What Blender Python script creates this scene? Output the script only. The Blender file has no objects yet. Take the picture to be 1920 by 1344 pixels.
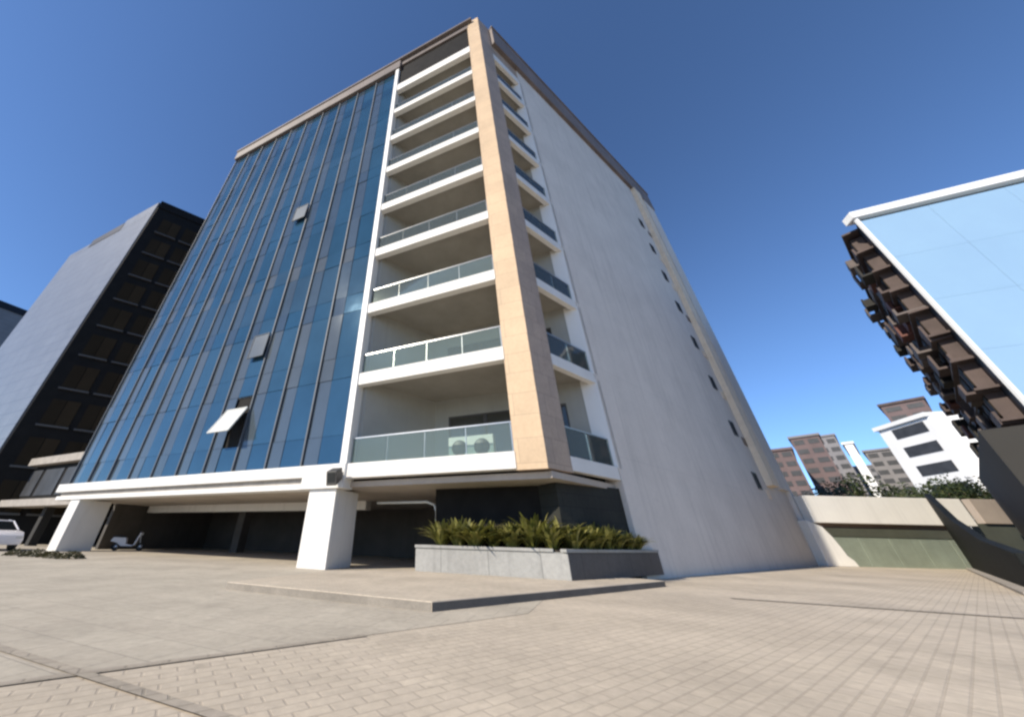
import bpy, math, random
from mathutils import Vector, Matrix
random.seed(7)
sc = bpy.context.scene
COL = sc.collection
# ------------------------------------------------------------------ directions of the site (metres, z up)
HC = 0.988                                    # eye height
YF, YS = 1.14791, 0.98361                     # headings of the front and of the side of the building
C0 = Vector((3.789, 10.131, 0))               # foot of its street corner
DF = Vector((-math.sin(YF), math.cos(YF), 0)) # along the front, away from the corner
DS = Vector((math.sin(YS), math.cos(YS), 0))  # along the side, away from the corner
IF = Vector((-DF.y, DF.x, 0));  IF = IF if IF.y > 0 else -IF     # inwards from the front
IS = Vector((-DS.y, DS.x, 0))                                     # inwards from the side
Z = Vector((0, 0, 1))
SUN_DIR = Vector((-0.848, -0.53, 0)).normalized()
SUN_EL = math.radians(34)


def fp(t, d, z): return C0 + DF*t + IF*d + Z*z
def sp(s, d, z): return C0 + DS*s + IS*d + Z*z
def fs(t, s, z): return C0 + DF*t + DS*s + Z*z           # oblique floor grid between front and side
def polar(az, dist, z=0):
    a = math.radians(az); return Vector((math.sin(a)*dist, math.cos(a)*dist, z))

# ------------------------------------------------------------------ mesh collecting
class MB:
    def __init__(self): self.v = []; self.f = []; self.sm = []
    def add(self, vs, fs, smooth=False):
        b = len(self.v); self.v += [Vector(q) for q in vs]
        for f in fs: self.f.append([b+i for i in f]); self.sm.append(smooth)
        return self
    def hexa(self, p):                          # p: 4 bottom (ccw) + 4 top
        return self.add(p, [(3,2,1,0),(4,5,6,7),(0,1,5,4),(1,2,6,5),(2,3,7,6),(3,0,4,7)])
    def prism(self, pts, z0, z1):
        n = len(pts)
        a = [Vector((q[0], q[1], z0)) for q in pts]; b = [Vector((q[0], q[1], z1)) for q in pts]
        return self.add(a+b, [tuple(range(n))[::-1], tuple(range(n, 2*n))] + [(i, (i+1) % n, n+(i+1) % n, n+i) for i in range(n)])
    def fbox(self, t0, t1, d0, d1, z0, z1):
        return self.prism([fp(t0,d0,0), fp(t1,d0,0), fp(t1,d1,0), fp(t0,d1,0)], z0, z1)
    def sbox(self, s0, s1, d0, d1, z0, z1):
        return self.prism([sp(s0,d0,0), sp(s1,d0,0), sp(s1,d1,0), sp(s0,d1,0)], z0, z1)
    def box(self, o, ax, ay, a0, a1, b0, b1, z0, z1):
        return self.prism([o+ax*a0+ay*b0, o+ax*a1+ay*b0, o+ax*a1+ay*b1, o+ax*a0+ay*b1], z0, z1)
    def tube(self, pts, r, n=8, r2=None, cap=True):
        pts = [Vector(q) for q in pts]; rings = []
        vs = []; m = len(pts)
        for i, q in enumerate(pts):
            d = (pts[min(i+1, m-1)] - pts[max(i-1, 0)]).normalized()
            u = d.cross(Z) if abs(d.z) < .95 else d.cross(Vector((1,0,0)))
            u.normalize(); w = d.cross(u)
            rr = r if r2 is None else r + (r2-r)*i/max(1, m-1)
            vs += [q + (u*math.cos(2*math.pi*k/n) + w*math.sin(2*math.pi*k/n))*rr for k in range(n)]
        fs_ = []
        for i in range(m-1):
            for k in range(n):
                fs_.append((i*n+k, i*n+(k+1) % n, (i+1)*n+(k+1) % n, (i+1)*n+k))
        self.add(vs, fs_, True)
        if cap: self.add(vs[:n], [tuple(range(n))]); self.add(vs[-n:], [tuple(range(n))[::-1]])
        return self
    def extrude(self, poly, off):               # poly: 3D points in one plane, off: thickness vector
        n = len(poly); a = [Vector(q) for q in poly]; b = [q+off for q in a]
        return self.add(a+b, [tuple(range(n))[::-1], tuple(range(n, 2*n))] + [(i, (i+1) % n, n+(i+1) % n, n+i) for i in range(n)])
    def lathe(self, c, axis, prof, n=20):       # prof: (along axis, radius)
        axis = axis.normalized(); u = axis.cross(Z) if abs(axis.z) < .9 else axis.cross(Vector((1,0,0)))
        u.normalize(); w = axis.cross(u); vs = []; fs_ = []
        for (a, r) in prof:
            vs += [c + axis*a + (u*math.cos(2*math.pi*k/n)+w*math.sin(2*math.pi*k/n))*r for k in range(n)]
        for i in range(len(prof)-1):
            for k in range(n): fs_.append((i*n+k, i*n+(k+1) % n, (i+1)*n+(k+1) % n, (i+1)*n+k))
        return self.add(vs, fs_, True)
    def build(self, name, mat, parent=None, bevel=0, loc=None):
        me = bpy.data.meshes.new(name)
        o = bpy.data.objects.new(name, me); COL.objects.link(o)
        org = Vector((0,0,0))
        if parent is not None:
            o.parent = parent; q = parent
            while q is not None: org = org + Vector(q.location); q = q.parent
        if loc is not None: o.location = Vector(loc)-org; org = Vector(loc)
        me.from_pydata([v-org for v in self.v], [], self.f)
        me.validate(); 
        import bmesh
        bm = bmesh.new(); bm.from_mesh(me); bmesh.ops.recalc_face_normals(bm, faces=bm.faces); bm.to_mesh(me); bm.free()
        if any(self.sm):
            for pl, s in zip(me.polygons, self.sm): pl.use_smooth = s
        if mat: me.materials.append(mat)
        if bevel:
            b = o.modifiers.new('edge', 'BEVEL'); b.width = bevel; b.segments = 2; b.limit_method = 'ANGLE'; b.angle_limit = math.radians(40)
        return o

def tag(o, label=None, cat=None, group=None, kind=None):
    if label: o['label'] = label
    if cat: o['category'] = cat
    if group: o['group'] = group
    if kind: o['kind'] = kind
    return o
def thing(name, loc, label, cat, group=None):
    o = bpy.data.objects.new(name, None); o.location = loc; COL.objects.link(o); o.empty_display_size = .3
    return tag(o, label, cat, group)
def copy_tree(o, parent=None):
    c = o.copy(); COL.objects.link(c)
    if parent is not None: c.parent = parent
    for ch in list(o.children): copy_tree(ch, c)
    return c

# ------------------------------------------------------------------ materials
def new_mat(name):
    m = bpy.data.materials.new(name); m.use_nodes = True
    nt = m.node_tree; b = nt.nodes['Principled BSDF']
    return m, nt, b
def N(nt, typ, **kw):
    n = nt.nodes.new(typ)
    for k, v in kw.items():
        if k in n.inputs.keys(): n.inputs[k].default_value = v
        else: setattr(n, k, v)
    return n
def coords(nt, scale=(1,1,1), rotz=0):
    tc = N(nt, 'ShaderNodeTexCoord'); mp = N(nt, 'ShaderNodeMapping')
    mp.inputs['Scale'].default_value = scale; mp.inputs['Rotation'].default_value = (0,0,rotz)
    nt.links.new(tc.outputs['Object'], mp.inputs['Vector']); return mp.outputs['Vector']
def noise(nt, vec, scale, detail=6, rough=.6):
    n = N(nt, 'ShaderNodeTexNoise'); n.inputs['Scale'].default_value = scale; n.inputs['Detail'].default_value = detail; n.inputs['Roughness'].default_value = rough
    nt.links.new(vec, n.inputs['Vector']); return n.outputs['Fac']
def ramp(nt, fac, stops):
    r = N(nt, 'ShaderNodeValToRGB'); e = r.color_ramp.elements
    while len(e) < len(stops): e.new(.5)
    for el, (p, c) in zip(e, stops): el.position = p; el.color = (*c, 1)
    nt.links.new(fac, r.inputs['Fac']); return r.outputs['Color']
def mix(nt, fac, a, b, typ='MIX'):
    m = N(nt, 'ShaderNodeMix', data_type='RGBA', blend_type=typ)
    for s, v in ((0, fac), (6, a), (7, b)):
        if isinstance(v, (int, float)): m.inputs[s].default_value = v
        elif isinstance(v, tuple): m.inputs[s].default_value = (*v, 1) if len(v) == 3 else v
        else: nt.links.new(v, m.inputs[s])
    return m.outputs[2]
def sc3(c, k): return tuple(min(1, x*k) for x in c)
def plain(name, c, rough=.6, var=.12, nscale=1.2, streak=0, bump=.15, metal=0, spec=.5, fine=30):
    """Painted or cast surface: broad tone drift, fine grain, optional vertical rain streaks."""
    m, nt, b = new_mat(name); v = coords(nt)
    col = ramp(nt, noise(nt, v, nscale), [(.3, sc3(c, 1-var)), (.7, sc3(c, 1+var*.6))])
    g = noise(nt, v, fine, 3)
    col = mix(nt, .35*min(1, var*4), col, ramp(nt, g, [(.3, (.35,.35,.35)), (.7, (.65,.65,.65))]), 'OVERLAY')
    if streak:
        s = noise(nt, coords(nt, (2.2, 2.2, .09)), 1.6, 5, .65)
        col = mix(nt, ramp(nt, s, [(.52, (0,0,0)), (.75, (streak,)*3)]), col, sc3(c, .45))
    nt.links.new(col, b.inputs['Base Color'])
    b.inputs['Roughness'].default_value = rough; b.inputs['Metallic'].default_value = metal; b.inputs['Specular IOR Level'].default_value = spec
    if bump:
        bp = N(nt, 'ShaderNodeBump'); bp.inputs['Strength'].default_value = bump; bp.inputs['Distance'].default_value = .01
        nt.links.new(g, bp.inputs['Height']); nt.links.new(bp.outputs['Normal'], b.inputs['Normal'])
    return m
def wall_uv(nt, d):
    """(distance along d, height) as a texture vector."""
    tc = N(nt, 'ShaderNodeTexCoord'); dp = N(nt, 'ShaderNodeVectorMath', operation='DOT_PRODUCT'); dp.inputs[1].default_value = d
    sx = N(nt, 'ShaderNodeSeparateXYZ'); cb = N(nt, 'ShaderNodeCombineXYZ')
    nt.links.new(tc.outputs['Object'], dp.inputs[0]); nt.links.new(tc.outputs['Object'], sx.inputs[0])
    nt.links.new(dp.outputs['Value'], cb.inputs[0]); nt.links.new(sx.outputs['Z'], cb.inputs[1]); return cb.outputs[0]
def tiled(name, c1, c2, cm, d, w, h, mortar=.01, rough=.5, var=.15, off=.5, streak=0, bump=.3, floor_rot=None, stain=0):
    """Stone, tile, panel or paver surface laid in courses."""
    m, nt, b = new_mat(name)
    v = wall_uv(nt, d) if floor_rot is None else coords(nt, (1,1,1), floor_rot)
    br = N(nt, 'ShaderNodeTexBrick', offset=off); br.inputs['Scale'].default_value = 1
    br.inputs['Brick Width'].default_value = w; br.inputs['Row Height'].default_value = h
    br.inputs['Mortar Size'].default_value = mortar; br.inputs['Mortar Smooth'].default_value = .3
    br.inputs['Color1'].default_value = (*c1,1); br.inputs['Color2'].default_value = (*c2,1); br.inputs['Mortar'].default_value = (*cm,1)
    nt.links.new(v, br.inputs['Vector'])
    v3 = coords(nt); n1 = noise(nt, v3, .45, 8, .65); n2 = noise(nt, v3, 9, 6, .7)
    col = mix(nt, 1, br.outputs['Color'], ramp(nt, n1, [(.3, (1-var*1.6,)*3), (.7, (1+var*.5,)*3)]), 'MULTIPLY')
    col = mix(nt, 1, col, ramp(nt, n2, [(.25, (1-var,)*3), (.75, (1+var*.7,)*3)]), 'MULTIPLY')
    if streak:
        s = noise(nt, coords(nt, (2.2, 2.2, .09)), 1.6, 5, .65)
        col = mix(nt, ramp(nt, s, [(.5, (0,0,0)), (.75, (streak,)*3)]), col, sc3(c1, .4))
    if stain:
        sn = noise(nt, coords(nt, (.5,.5,.5)), .8, 9, .72); col = mix(nt, ramp(nt, sn, [(.50, (0,0,0)), (.64, (stain,)*3)]), col, sc3(c1, .55))
        s2 = noise(nt, coords(nt), 2.3, 4, .6); col = mix(nt, ramp(nt, s2, [(.66, (0,0,0)), (.70, (stain*.8,)*3)]), col, sc3(c1, .45))
    nt.links.new(col, b.inputs['Base Color']); b.inputs['Roughness'].default_value = rough; b.inputs['Specular IOR Level'].default_value = .3
    if bump:
        a = N(nt, 'ShaderNodeMath', operation='SUBTRACT'); nt.links.new(n2, a.inputs[0]); nt.links.new(br.outputs['Fac'], a.inputs[1])
        bp = N(nt, 'ShaderNodeBump'); bp.inputs['Strength'].default_value = bump; bp.inputs['Distance'].default_value = .008
        nt.links.new(a.outputs[0], bp.inputs['Height']); nt.links.new(bp.outputs['Normal'], b.inputs['Normal'])
    return m
def mirror_glass(name, cols, rough=.07, metal=.55, wav=.03, spec=.7, drift=.5):
    """Tinted reflecting glazing; every pane (island) has its own tint, and real panes are never quite flat."""
    m, nt, b = new_mat(name)
    g = N(nt, 'ShaderNodeNewGeometry')
    col = ramp(nt, g.outputs['Random Per Island'], [(i/(len(cols)-1), c) for i, c in enumerate(cols)])
    v = coords(nt); n1 = noise(nt, v, .28, 5, .6)
    col = mix(nt, drift, col, ramp(nt, n1, [(.3, (.35,.35,.35)), (.7, (.65,.65,.65))]), 'OVERLAY')
    nt.links.new(col, b.inputs['Base Color'])
    b.inputs['Roughness'].default_value = rough; b.inputs['Metallic'].default_value = metal; b.inputs['Specular IOR Level'].default_value = spec
    bp = N(nt, 'ShaderNodeBump'); bp.inputs['Strength'].default_value = wav; bp.inputs['Distance'].default_value = .5
    nt.links.new(noise(nt, v, 1.1, 2, .5), bp.inputs['Height']); nt.links.new(bp.outputs['Normal'], b.inputs['Normal'])
    return m
def clear_glass(name, tint=(.74,.82,.79), haze=.14):
    m, nt, b = new_mat(name); out = nt.nodes['Material Output']
    tr = N(nt, 'ShaderNodeBsdfTransparent'); tr.inputs['Color'].default_value = (*tint, 1)
    gl = N(nt, 'ShaderNodeBsdfGlossy'); gl.inputs['Roughness'].default_value = .04
    df = N(nt, 'ShaderNodeBsdfDiffuse'); df.inputs['Color'].default_value = (.42,.50,.49,1)
    lw = N(nt, 'ShaderNodeLayerWeight'); lw.inputs['Blend'].default_value = .25
    m1 = N(nt, 'ShaderNodeMixShader'); m2 = N(nt, 'ShaderNodeMixShader'); m1.inputs[0].default_value = haze
    nt.links.new(tr.outputs[0], m1.inputs[1]); nt.links.new(df.outputs[0], m1.inputs[2])
    nt.links.new(lw.outputs['Fresnel'], m2.inputs[0]); nt.links.new(m1.outputs[0], m2.inputs[1]); nt.links.new(gl.outputs[0], m2.inputs[2])
    nt.links.new(m2.outputs[0], out.inputs['Surface']); return m
def leaf_mat(name, cols, trans=.25):
    m, nt, b = new_mat(name)
    g = N(nt, 'ShaderNodeNewGeometry')
    col = ramp(nt, g.outputs['Random Per Island'], [(i/(len(cols)-1), c) for i, c in enumerate(cols)])
    nt.links.new(col, b.inputs['Base Color']); b.inputs['Roughness'].default_value = .5
    t = N(nt, 'ShaderNodeBsdfTranslucent'); nt.links.new(col, t.inputs['Color'])
    ms = N(nt, 'ShaderNodeMixShader'); ms.inputs[0].default_value = trans
    nt.links.new(b.outputs[0], ms.inputs[1]); nt.links.new(t.outputs[0], ms.inputs[2])
    nt.links.new(ms.outputs[0], nt.nodes['Material Output'].inputs['Surface']); return m

DFt, DSt = tuple(DF), tuple(DS)
M = {}
M['white'] = plain('white_paint', (.70,.685,.65), .55, .06, .6, streak=.22)
M['white_clean'] = plain('white_render', (.72,.71,.68), .55, .05, .6, streak=.10)
M['grey_wall'] = tiled('grey_render', (.685,.625,.56), (.70,.64,.575), (.60,.55,.50), DSt, 6.2, 3.9, .012, .75, .06, 0, .3, .07, stain=.12)
M['tan'] = tiled('tan_stone', (.60,.445,.29), (.55,.41,.27), (.43,.325,.22), DFt, 1.6, .78, .012, .55, .10, .5)
M['brown_tile'] = tiled('brown_stone', (.47,.355,.265), (.42,.32,.245), (.30,.23,.18), DSt, .8, .78, .012, .5, .14, .5)
M['cornice'] = tiled('cornice_stone', (.185,.15,.135), (.165,.14,.13), (.11,.09,.085), DFt, 1.6, .9, .02, .6, .15, .5, .15)
M['trim_dark'] = tiled('parapet_stone', (.23,.185,.165), (.20,.165,.15), (.14,.11,.1), DSt, 1.6, .9, .02, .6, .15, .5, .15)
M['cream'] = plain('cream_render', (.78,.63,.46), .7, .12, 1.5, streak=.3)
M['groove'] = plain('brown_metal', (.20,.14,.10), .6, .25, 1)
M['glass'] = mirror_glass('blue_curtain_glass', [(.020,.065,.115),(.034,.095,.155),(.024,.078,.13),(.045,.11,.17),(.02,.06,.11),(.06,.12,.165),(.026,.085,.145)], .07, .4, .008, .32)
M['glass_pale'] = mirror_glass('grey_curtain_glass', [(.075,.10,.13),(.056,.084,.118),(.09,.115,.14),(.064,.094,.125),(.11,.125,.135)], .075, .3, .006, .32)
M['window_glare'] = plain('bright_window_glare', (.56,.55,.51), .35, .08, 1.5)  # pale base colour stands in for sunlight reflected by the open pane
M['sash_glass'] = plain('pale_window_film', (.05,.07,.09), .3, .1, 1)
M['mullion'] = plain('dark_mullion', (.085,.10,.12), .6, .15, 1)
M['dark_void'] = plain('dark_stone_and_shade', (.016,.015,.014), .7, .3, 1.5, spec=.1)
M['dark_clad'] = tiled('charcoal_cladding', (.026,.027,.023), (.032,.033,.028), (.012,.012,.012), DSt, .6, .4, .01, .75, .25, .5)
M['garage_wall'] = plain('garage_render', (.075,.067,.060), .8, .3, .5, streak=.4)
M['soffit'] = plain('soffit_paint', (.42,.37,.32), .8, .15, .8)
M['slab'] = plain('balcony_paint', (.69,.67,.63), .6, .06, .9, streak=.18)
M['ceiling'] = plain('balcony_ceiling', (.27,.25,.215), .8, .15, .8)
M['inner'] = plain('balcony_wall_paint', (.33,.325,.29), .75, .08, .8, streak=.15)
M['door'] = mirror_glass('balcony_door_glass', [(.04,.045,.04),(.07,.07,.06),(.05,.06,.055)], .08, .2)
M['frame'] = plain('dark_frame', (.06,.055,.05), .5, .2, 2)
M['rail_glass'] = clear_glass('railing_glass')
M['steel'] = plain('steel_rail', (.45,.46,.46), .3, .1, 3, metal=.8)
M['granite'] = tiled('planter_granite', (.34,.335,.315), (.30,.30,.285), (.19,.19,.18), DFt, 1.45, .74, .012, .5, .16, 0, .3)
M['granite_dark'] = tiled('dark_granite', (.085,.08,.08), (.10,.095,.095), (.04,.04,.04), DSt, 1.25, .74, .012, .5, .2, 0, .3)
M['soil'] = plain('soil', (.05,.038,.028), .9, .4, 4, bump=.6)
M['casing'] = plain('enamel', (.62,.63,.60), .4, .06, 3)
M['black'] = plain('black_plastic', (.018,.018,.018), .45, .2, 3)
M['pavers'] = tiled('pink_beige_pavers', (.55,.475,.375), (.515,.445,.355), (.455,.39,.31), DSt, .24, .12, .010, .8, .15, .5, bump=.5, stain=.38, floor_rot=-(math.pi/2-YS))
M['pavers_grey'] = tiled('grey_beige_pavers', (.48,.43,.35), (.455,.405,.33), (.405,.36,.295), DFt, .5, .5, .012, .8, .16, .5, bump=.5, stain=.42, floor_rot=-(math.pi/2+YF))
M['pavers_dark'] = tiled('taupe_pavers', (.41,.36,.29), (.385,.335,.275), (.32,.28,.225), DSt, .3, .15, .012, .8, .18, .5, bump=.5, floor_rot=-(math.pi/2-YS))
M['riser'] = plain('dark_riser_stone', (.12,.105,.09), .7, .2, 2)
M['riser_pale'] = plain('pale_riser_stone', (.235,.21,.175), .8, .25, 2)  # paler stone colour for the front riser
M['kerb'] = plain('kerb_concrete', (.33,.30,.265), .8, .2, 2, bump=.4)
M['asphalt'] = plain('far_ground', (.20,.185,.165), .9, .25, .2, bump=.5)
M['pale_panel'] = tiled('grey_blue_panels', (.165,.175,.195), (.175,.185,.205), (.12,.127,.145), DFt, 2.2, 1.3, .05, .35, .10, 0)
M['black_face'] = plain('black_facade', (.010,.009,.008), .6, .3, 1, spec=.12)
M['warm_win'] = mirror_glass('brown_tinted_glass', [(.007,.006,.004),(.012,.010,.006),(.008,.008,.006),(.045,.033,.02),(.006,.006,.005),(.02,.015,.01),(.008,.007,.006)], .6, .0, .01, .04)
M['light_blue'] = mirror_glass('light_blue_glass', [(.30,.47,.64),(.32,.49,.66),(.31,.48,.65)], .15, .2, .004, .5, .12)
M['roof_edge'] = plain('white_fascia', (.80,.82,.84), .4, .04, 1)
M['navy'] = plain('navy_cladding', (.010,.014,.024), .5, .25, 1, spec=.2)
M['rbrown'] = plain('red_brown_render', (.085,.062,.057), .8, .3, .9, streak=.4)
M['brick_red'] = plain('dull_red_render', (.13,.055,.045), .85, .3, 1)
M['rgrey'] = plain('stone_ledges', (.125,.105,.10), .8, .25, 1, streak=.4)
M['charcoal'] = plain('charcoal_render', (.028,.027,.025), .9, .12, .5)
M['far_brown'] = plain('far_brown_brick', (.135,.098,.098), .85, .2, .3)
M['far_grey'] = plain('far_grey_render', (.20,.195,.205), .85, .15, .3)
M['far_white'] = plain('far_white_render', (.78,.79,.80), .7, .06, .3)
M['far_glass'] = plain('far_dark_windows', (.045,.048,.055), .5, .3, 1, spec=.3)
M['parapet_cream'] = plain('cream_parapet', (.78,.76,.71), .7, .05, .8, streak=.18)
M['parapet_shaded'] = plain('shaded_parapet', (.36,.305,.26), .8, .12, .8, streak=.25)  # cream parapet darkened, shade put into the colour
M['green_panel'] = plain('grey_green_panel', (.235,.27,.215), .45, .15, .9, streak=.3)
M['green_dark'] = plain('dark_green_panel', (.075,.08,.06), .6, .2, 1)  # panel green darkened; on the wall's continuation it stands for shade
M['black_wall'] = plain('black_ramp_wall', (.012,.014,.014), .7, .3, 1.2, spec=.1)
M['straps'] = leaf_mat('strap_leaf', [(.12,.13,.022),(.26,.245,.055),(.05,.06,.013),(.36,.33,.11),(.15,.15,.03),(.035,.042,.010)])
M['tree_leaf'] = leaf_mat('tree_leaf', [(.03,.05,.015),(.055,.075,.022),(.02,.035,.012),(.08,.09,.03)], .2)
M['low_leaf'] = leaf_mat('low_shrub_leaf', [(.085,.075,.03),(.05,.05,.02),(.12,.10,.045)], .2)
M['bark'] = plain('bark', (.12,.09,.065), .9, .3, 6, bump=.5)
M['car_paint'] = plain('white_car_paint', (.70,.68,.70), .2, .02, 1, bump=0)
M['car_glass'] = plain('car_window_glass', (.015,.018,.02), .06, .1, 1, bump=0)
M['tyre'] = plain('tyre_rubber', (.02,.02,.02), .8, .1, 5)
M['rim'] = plain('alloy_rim', (.45,.45,.46), .3, .05, 5, metal=.8)
M['red_lamp'] = plain('red_lamp_lens', (.35,.02,.02), .2, .05, 5)
M['headlamp'] = plain('headlamp_lens', (.6,.6,.6), .1, .05, 5)

# ------------------------------------------------------------------ ground
g = MB(); g.add([(-900,-900,0),(900,-900,0),(900,900,0),(-900,900,0)], [(0,1,2,3)])
tag(g.build('ground', M['asphalt']), kind='structure')
S_OUT = -1.13                                   # the step's edge lies this far outside the side wall
corner = Vector((.2, 6.32, 0))
# grey plaza in front of the long side, pinkish plaza toward the right
def sheet(name, pts, z, mat):
    m = MB(); m.add([Vector((q[0], q[1], z)) for q in pts], [tuple(range(len(pts)))])
    return tag(m.build(name, mat), kind='structure')
sheet('plaza_paving', [Vector((-60,-30,0)), Vector((60,-30,0)), Vector((60,25.5,0)), Vector((27,25.5,0)), sp(20,.3,0), fp(0,.3,0), fp(0,10.2,0), fp(60,10.2,0)], .004, M['pavers'])
q0 = Vector((-.95, 4.62, 0))
sheet('forecourt_paving', [q0, q0+DS*-30, fp(60,-9,0), fp(60,10.1,0), fp(.2,10.1,0), fp(.2,.3,0), q0+DS*3.2], .008, M['pavers_grey'])
def band(a, d, l0, l1, w, z=.012):
    n = Vector((-d.y, d.x, 0))*w/2
    return sheet('paving_band', [a+d*l0-n, a+d*l1-n, a+d*l1+n, a+d*l0+n], z, M['pavers_dark'])
band(q0, DS, -9, .4, .10)
band(Vector((-1.7,3.05,0)), DF, -3.5, 4.0, .09, .016)
band(Vector((9.5,7.4,0)), DF, -14, 3.0, .16, .016)
# the low step under the planter
st = MB()
A = corner; B = A+DF*4.6; Cc = B+IF*3.25; E = A+DS*7.75; Fq = E+IS*1.0
st.prism([A, E, Fq, fp(.3,.6,0), fp(4.5,.6,0), Cc, B], -.05, .14)
tag(st.build('paved_step', M['pavers'], bevel=.012), kind='structure')
rs = MB(); rs.prism([A-DF*.006-DS*.006, E-DF*.006, E+IS*.02, A+DF*.02+DS*.02], -.04, .125)
tag(rs.build('step_riser', M['riser']), kind='structure')
rs = MB(); rs.prism([A+DF*.022-DS*.006, B-DS*.006, B+DS*.02, A+DF*.022+DS*.02], -.04, .125)
tag(rs.build('step_riser', M['riser_pale']), kind='structure')

# ------------------------------------------------------------------ main office building
ST = 3.9; Z0 = 3.249; ROOF = 39.70; TL = 28.2
def zs(i): return Z0 + ST*i
B0 = thing('office_building', C0, 'tall office block with blue glass front, white corner balconies and blank grey side wall', 'building')
WL = 28.17
# side wall
m = MB()
BP = 4.2
ins = fs(0, BP, 0)
m.prism([sp(BP,0,0), sp(23.2,0,0), sp(23.2,.4,0), sp(BP+.28,.4,0), sp(BP+.28,1.2,0), sp(BP,1.0,0)], 0, 36.5)
m.build('side_wall', M['grey_wall'], B0)
m = MB(); m.sbox(23.2, 24.6, -.36, .4, 4.6, 36.5); m.build('render_strip', M['cream'], B0)
m = MB(); m.sbox(23.2, 27.5, .003, .4, 0, 4.6); m.build('wall_base', M['grey_wall'], B0)
m = MB(); m.sbox(24.6, 25.7, .18, .4, 4.6, 36.5); m.build('groove', M['groove'], B0)
m = MB(); m.sbox(25.7, WL, -.22, .4, 4.6, 36.5); m.sbox(27.5, WL, -.22, .4, 0, 4.6); m.build('end_strip', M['grey_wall'], B0)
for i, z in enumerate((4.76, 8.2, 11.7, 15.25, 18.8, 22.3, 25.8, 29.4)):
    m = MB(); m.sbox(21.0, 21.75, -.05, .02, z-.55, z+.5); w = m.build('vent_window', M['frame'], B0)
    m = MB(); m.sbox(21.08, 21.67, -.06, -.04, z-.47, z+.42); m.build('pane', M['dark_void'], w)
    m = MB(); m.sbox(22.35, 23.0, -.04, .02, z-1.0, z-.45); m.build('vent_grille', M['groove'] if i % 3 == 1 else M['cream'], B0)
m = MB(); m.sbox(1.3, WL+.25, -.28, .5, 36.5, 39.5); m.build('side_parapet', M['trim_dark'], B0, .03)
m = MB(); m.sbox(1.25, WL+.3, -.36, .55, 39.5, ROOF); m.build('side_coping', M['trim_dark'], B0, .03)
# core, roof
m = MB(); m.prism([fp(7.6,.35,0), fp(TL-.05,.35,0), fp(TL-.05,14,0), sp(WL-.05,14,0), sp(WL-.05,.41,0), sp(BP+.35,.41,0), fs(.8,BP+.3,0), fs(7.6,BP+.3,0)], 2.9, 37.2)
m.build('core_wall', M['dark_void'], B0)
m = MB(); m.prism([fp(7.3,.3,0), fp(TL-.1,.3,0), fp(TL-.1,13.9,0), sp(WL-.1,13.9,0), sp(WL-.1,.3,0), fs(0.2,.25,0), fs(7.3,.25,0)], 38.7, 39.4)
m.build('roof', M['kerb'], B0)
# left end wall of the glass front
m = MB(); m.fbox(TL+.002, TL+.1, .02, 14, 3.6, 38.1); m.build('end_wall', M['far_grey'], B0)
# cornice over the glass, thin over the balconies
m = MB(); m.fbox(7.2, TL+.12, -.22, .6, 38.1, 39.45); m.build('cornice', M['cornice'], B0, .03)
m = MB(); m.fbox(.5, TL+.2, -.32, .7, 39.45, ROOF); m.build('coping', M['cornice'], B0, .03)
m = MB(); m.fbox(.9, 7.2, -.05, .35, 38.75, 39.44); m.build('roof_beam', M['cornice'], B0)
# corner column
m = MB(); m.prism([fp(0,0,0), fp(.94,0,0), fp(.94,.75,0), sp(1.25,.75,0), sp(1.25,.002,0)], 2.95, ROOF+.15)
col = m.build('corner_column', M['brown_tile'], B0)
m = MB(); m.fbox(-.004, .945, -.03, .0, 2.93, ROOF+.2); m.build('column_facing', M['tan'], col)
# white post
m = MB(); m.fbox(7.34, 7.66, -.12, .5, 2.9, 38.4); m.build('post', M['white_clean'], B0, .015)
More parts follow.
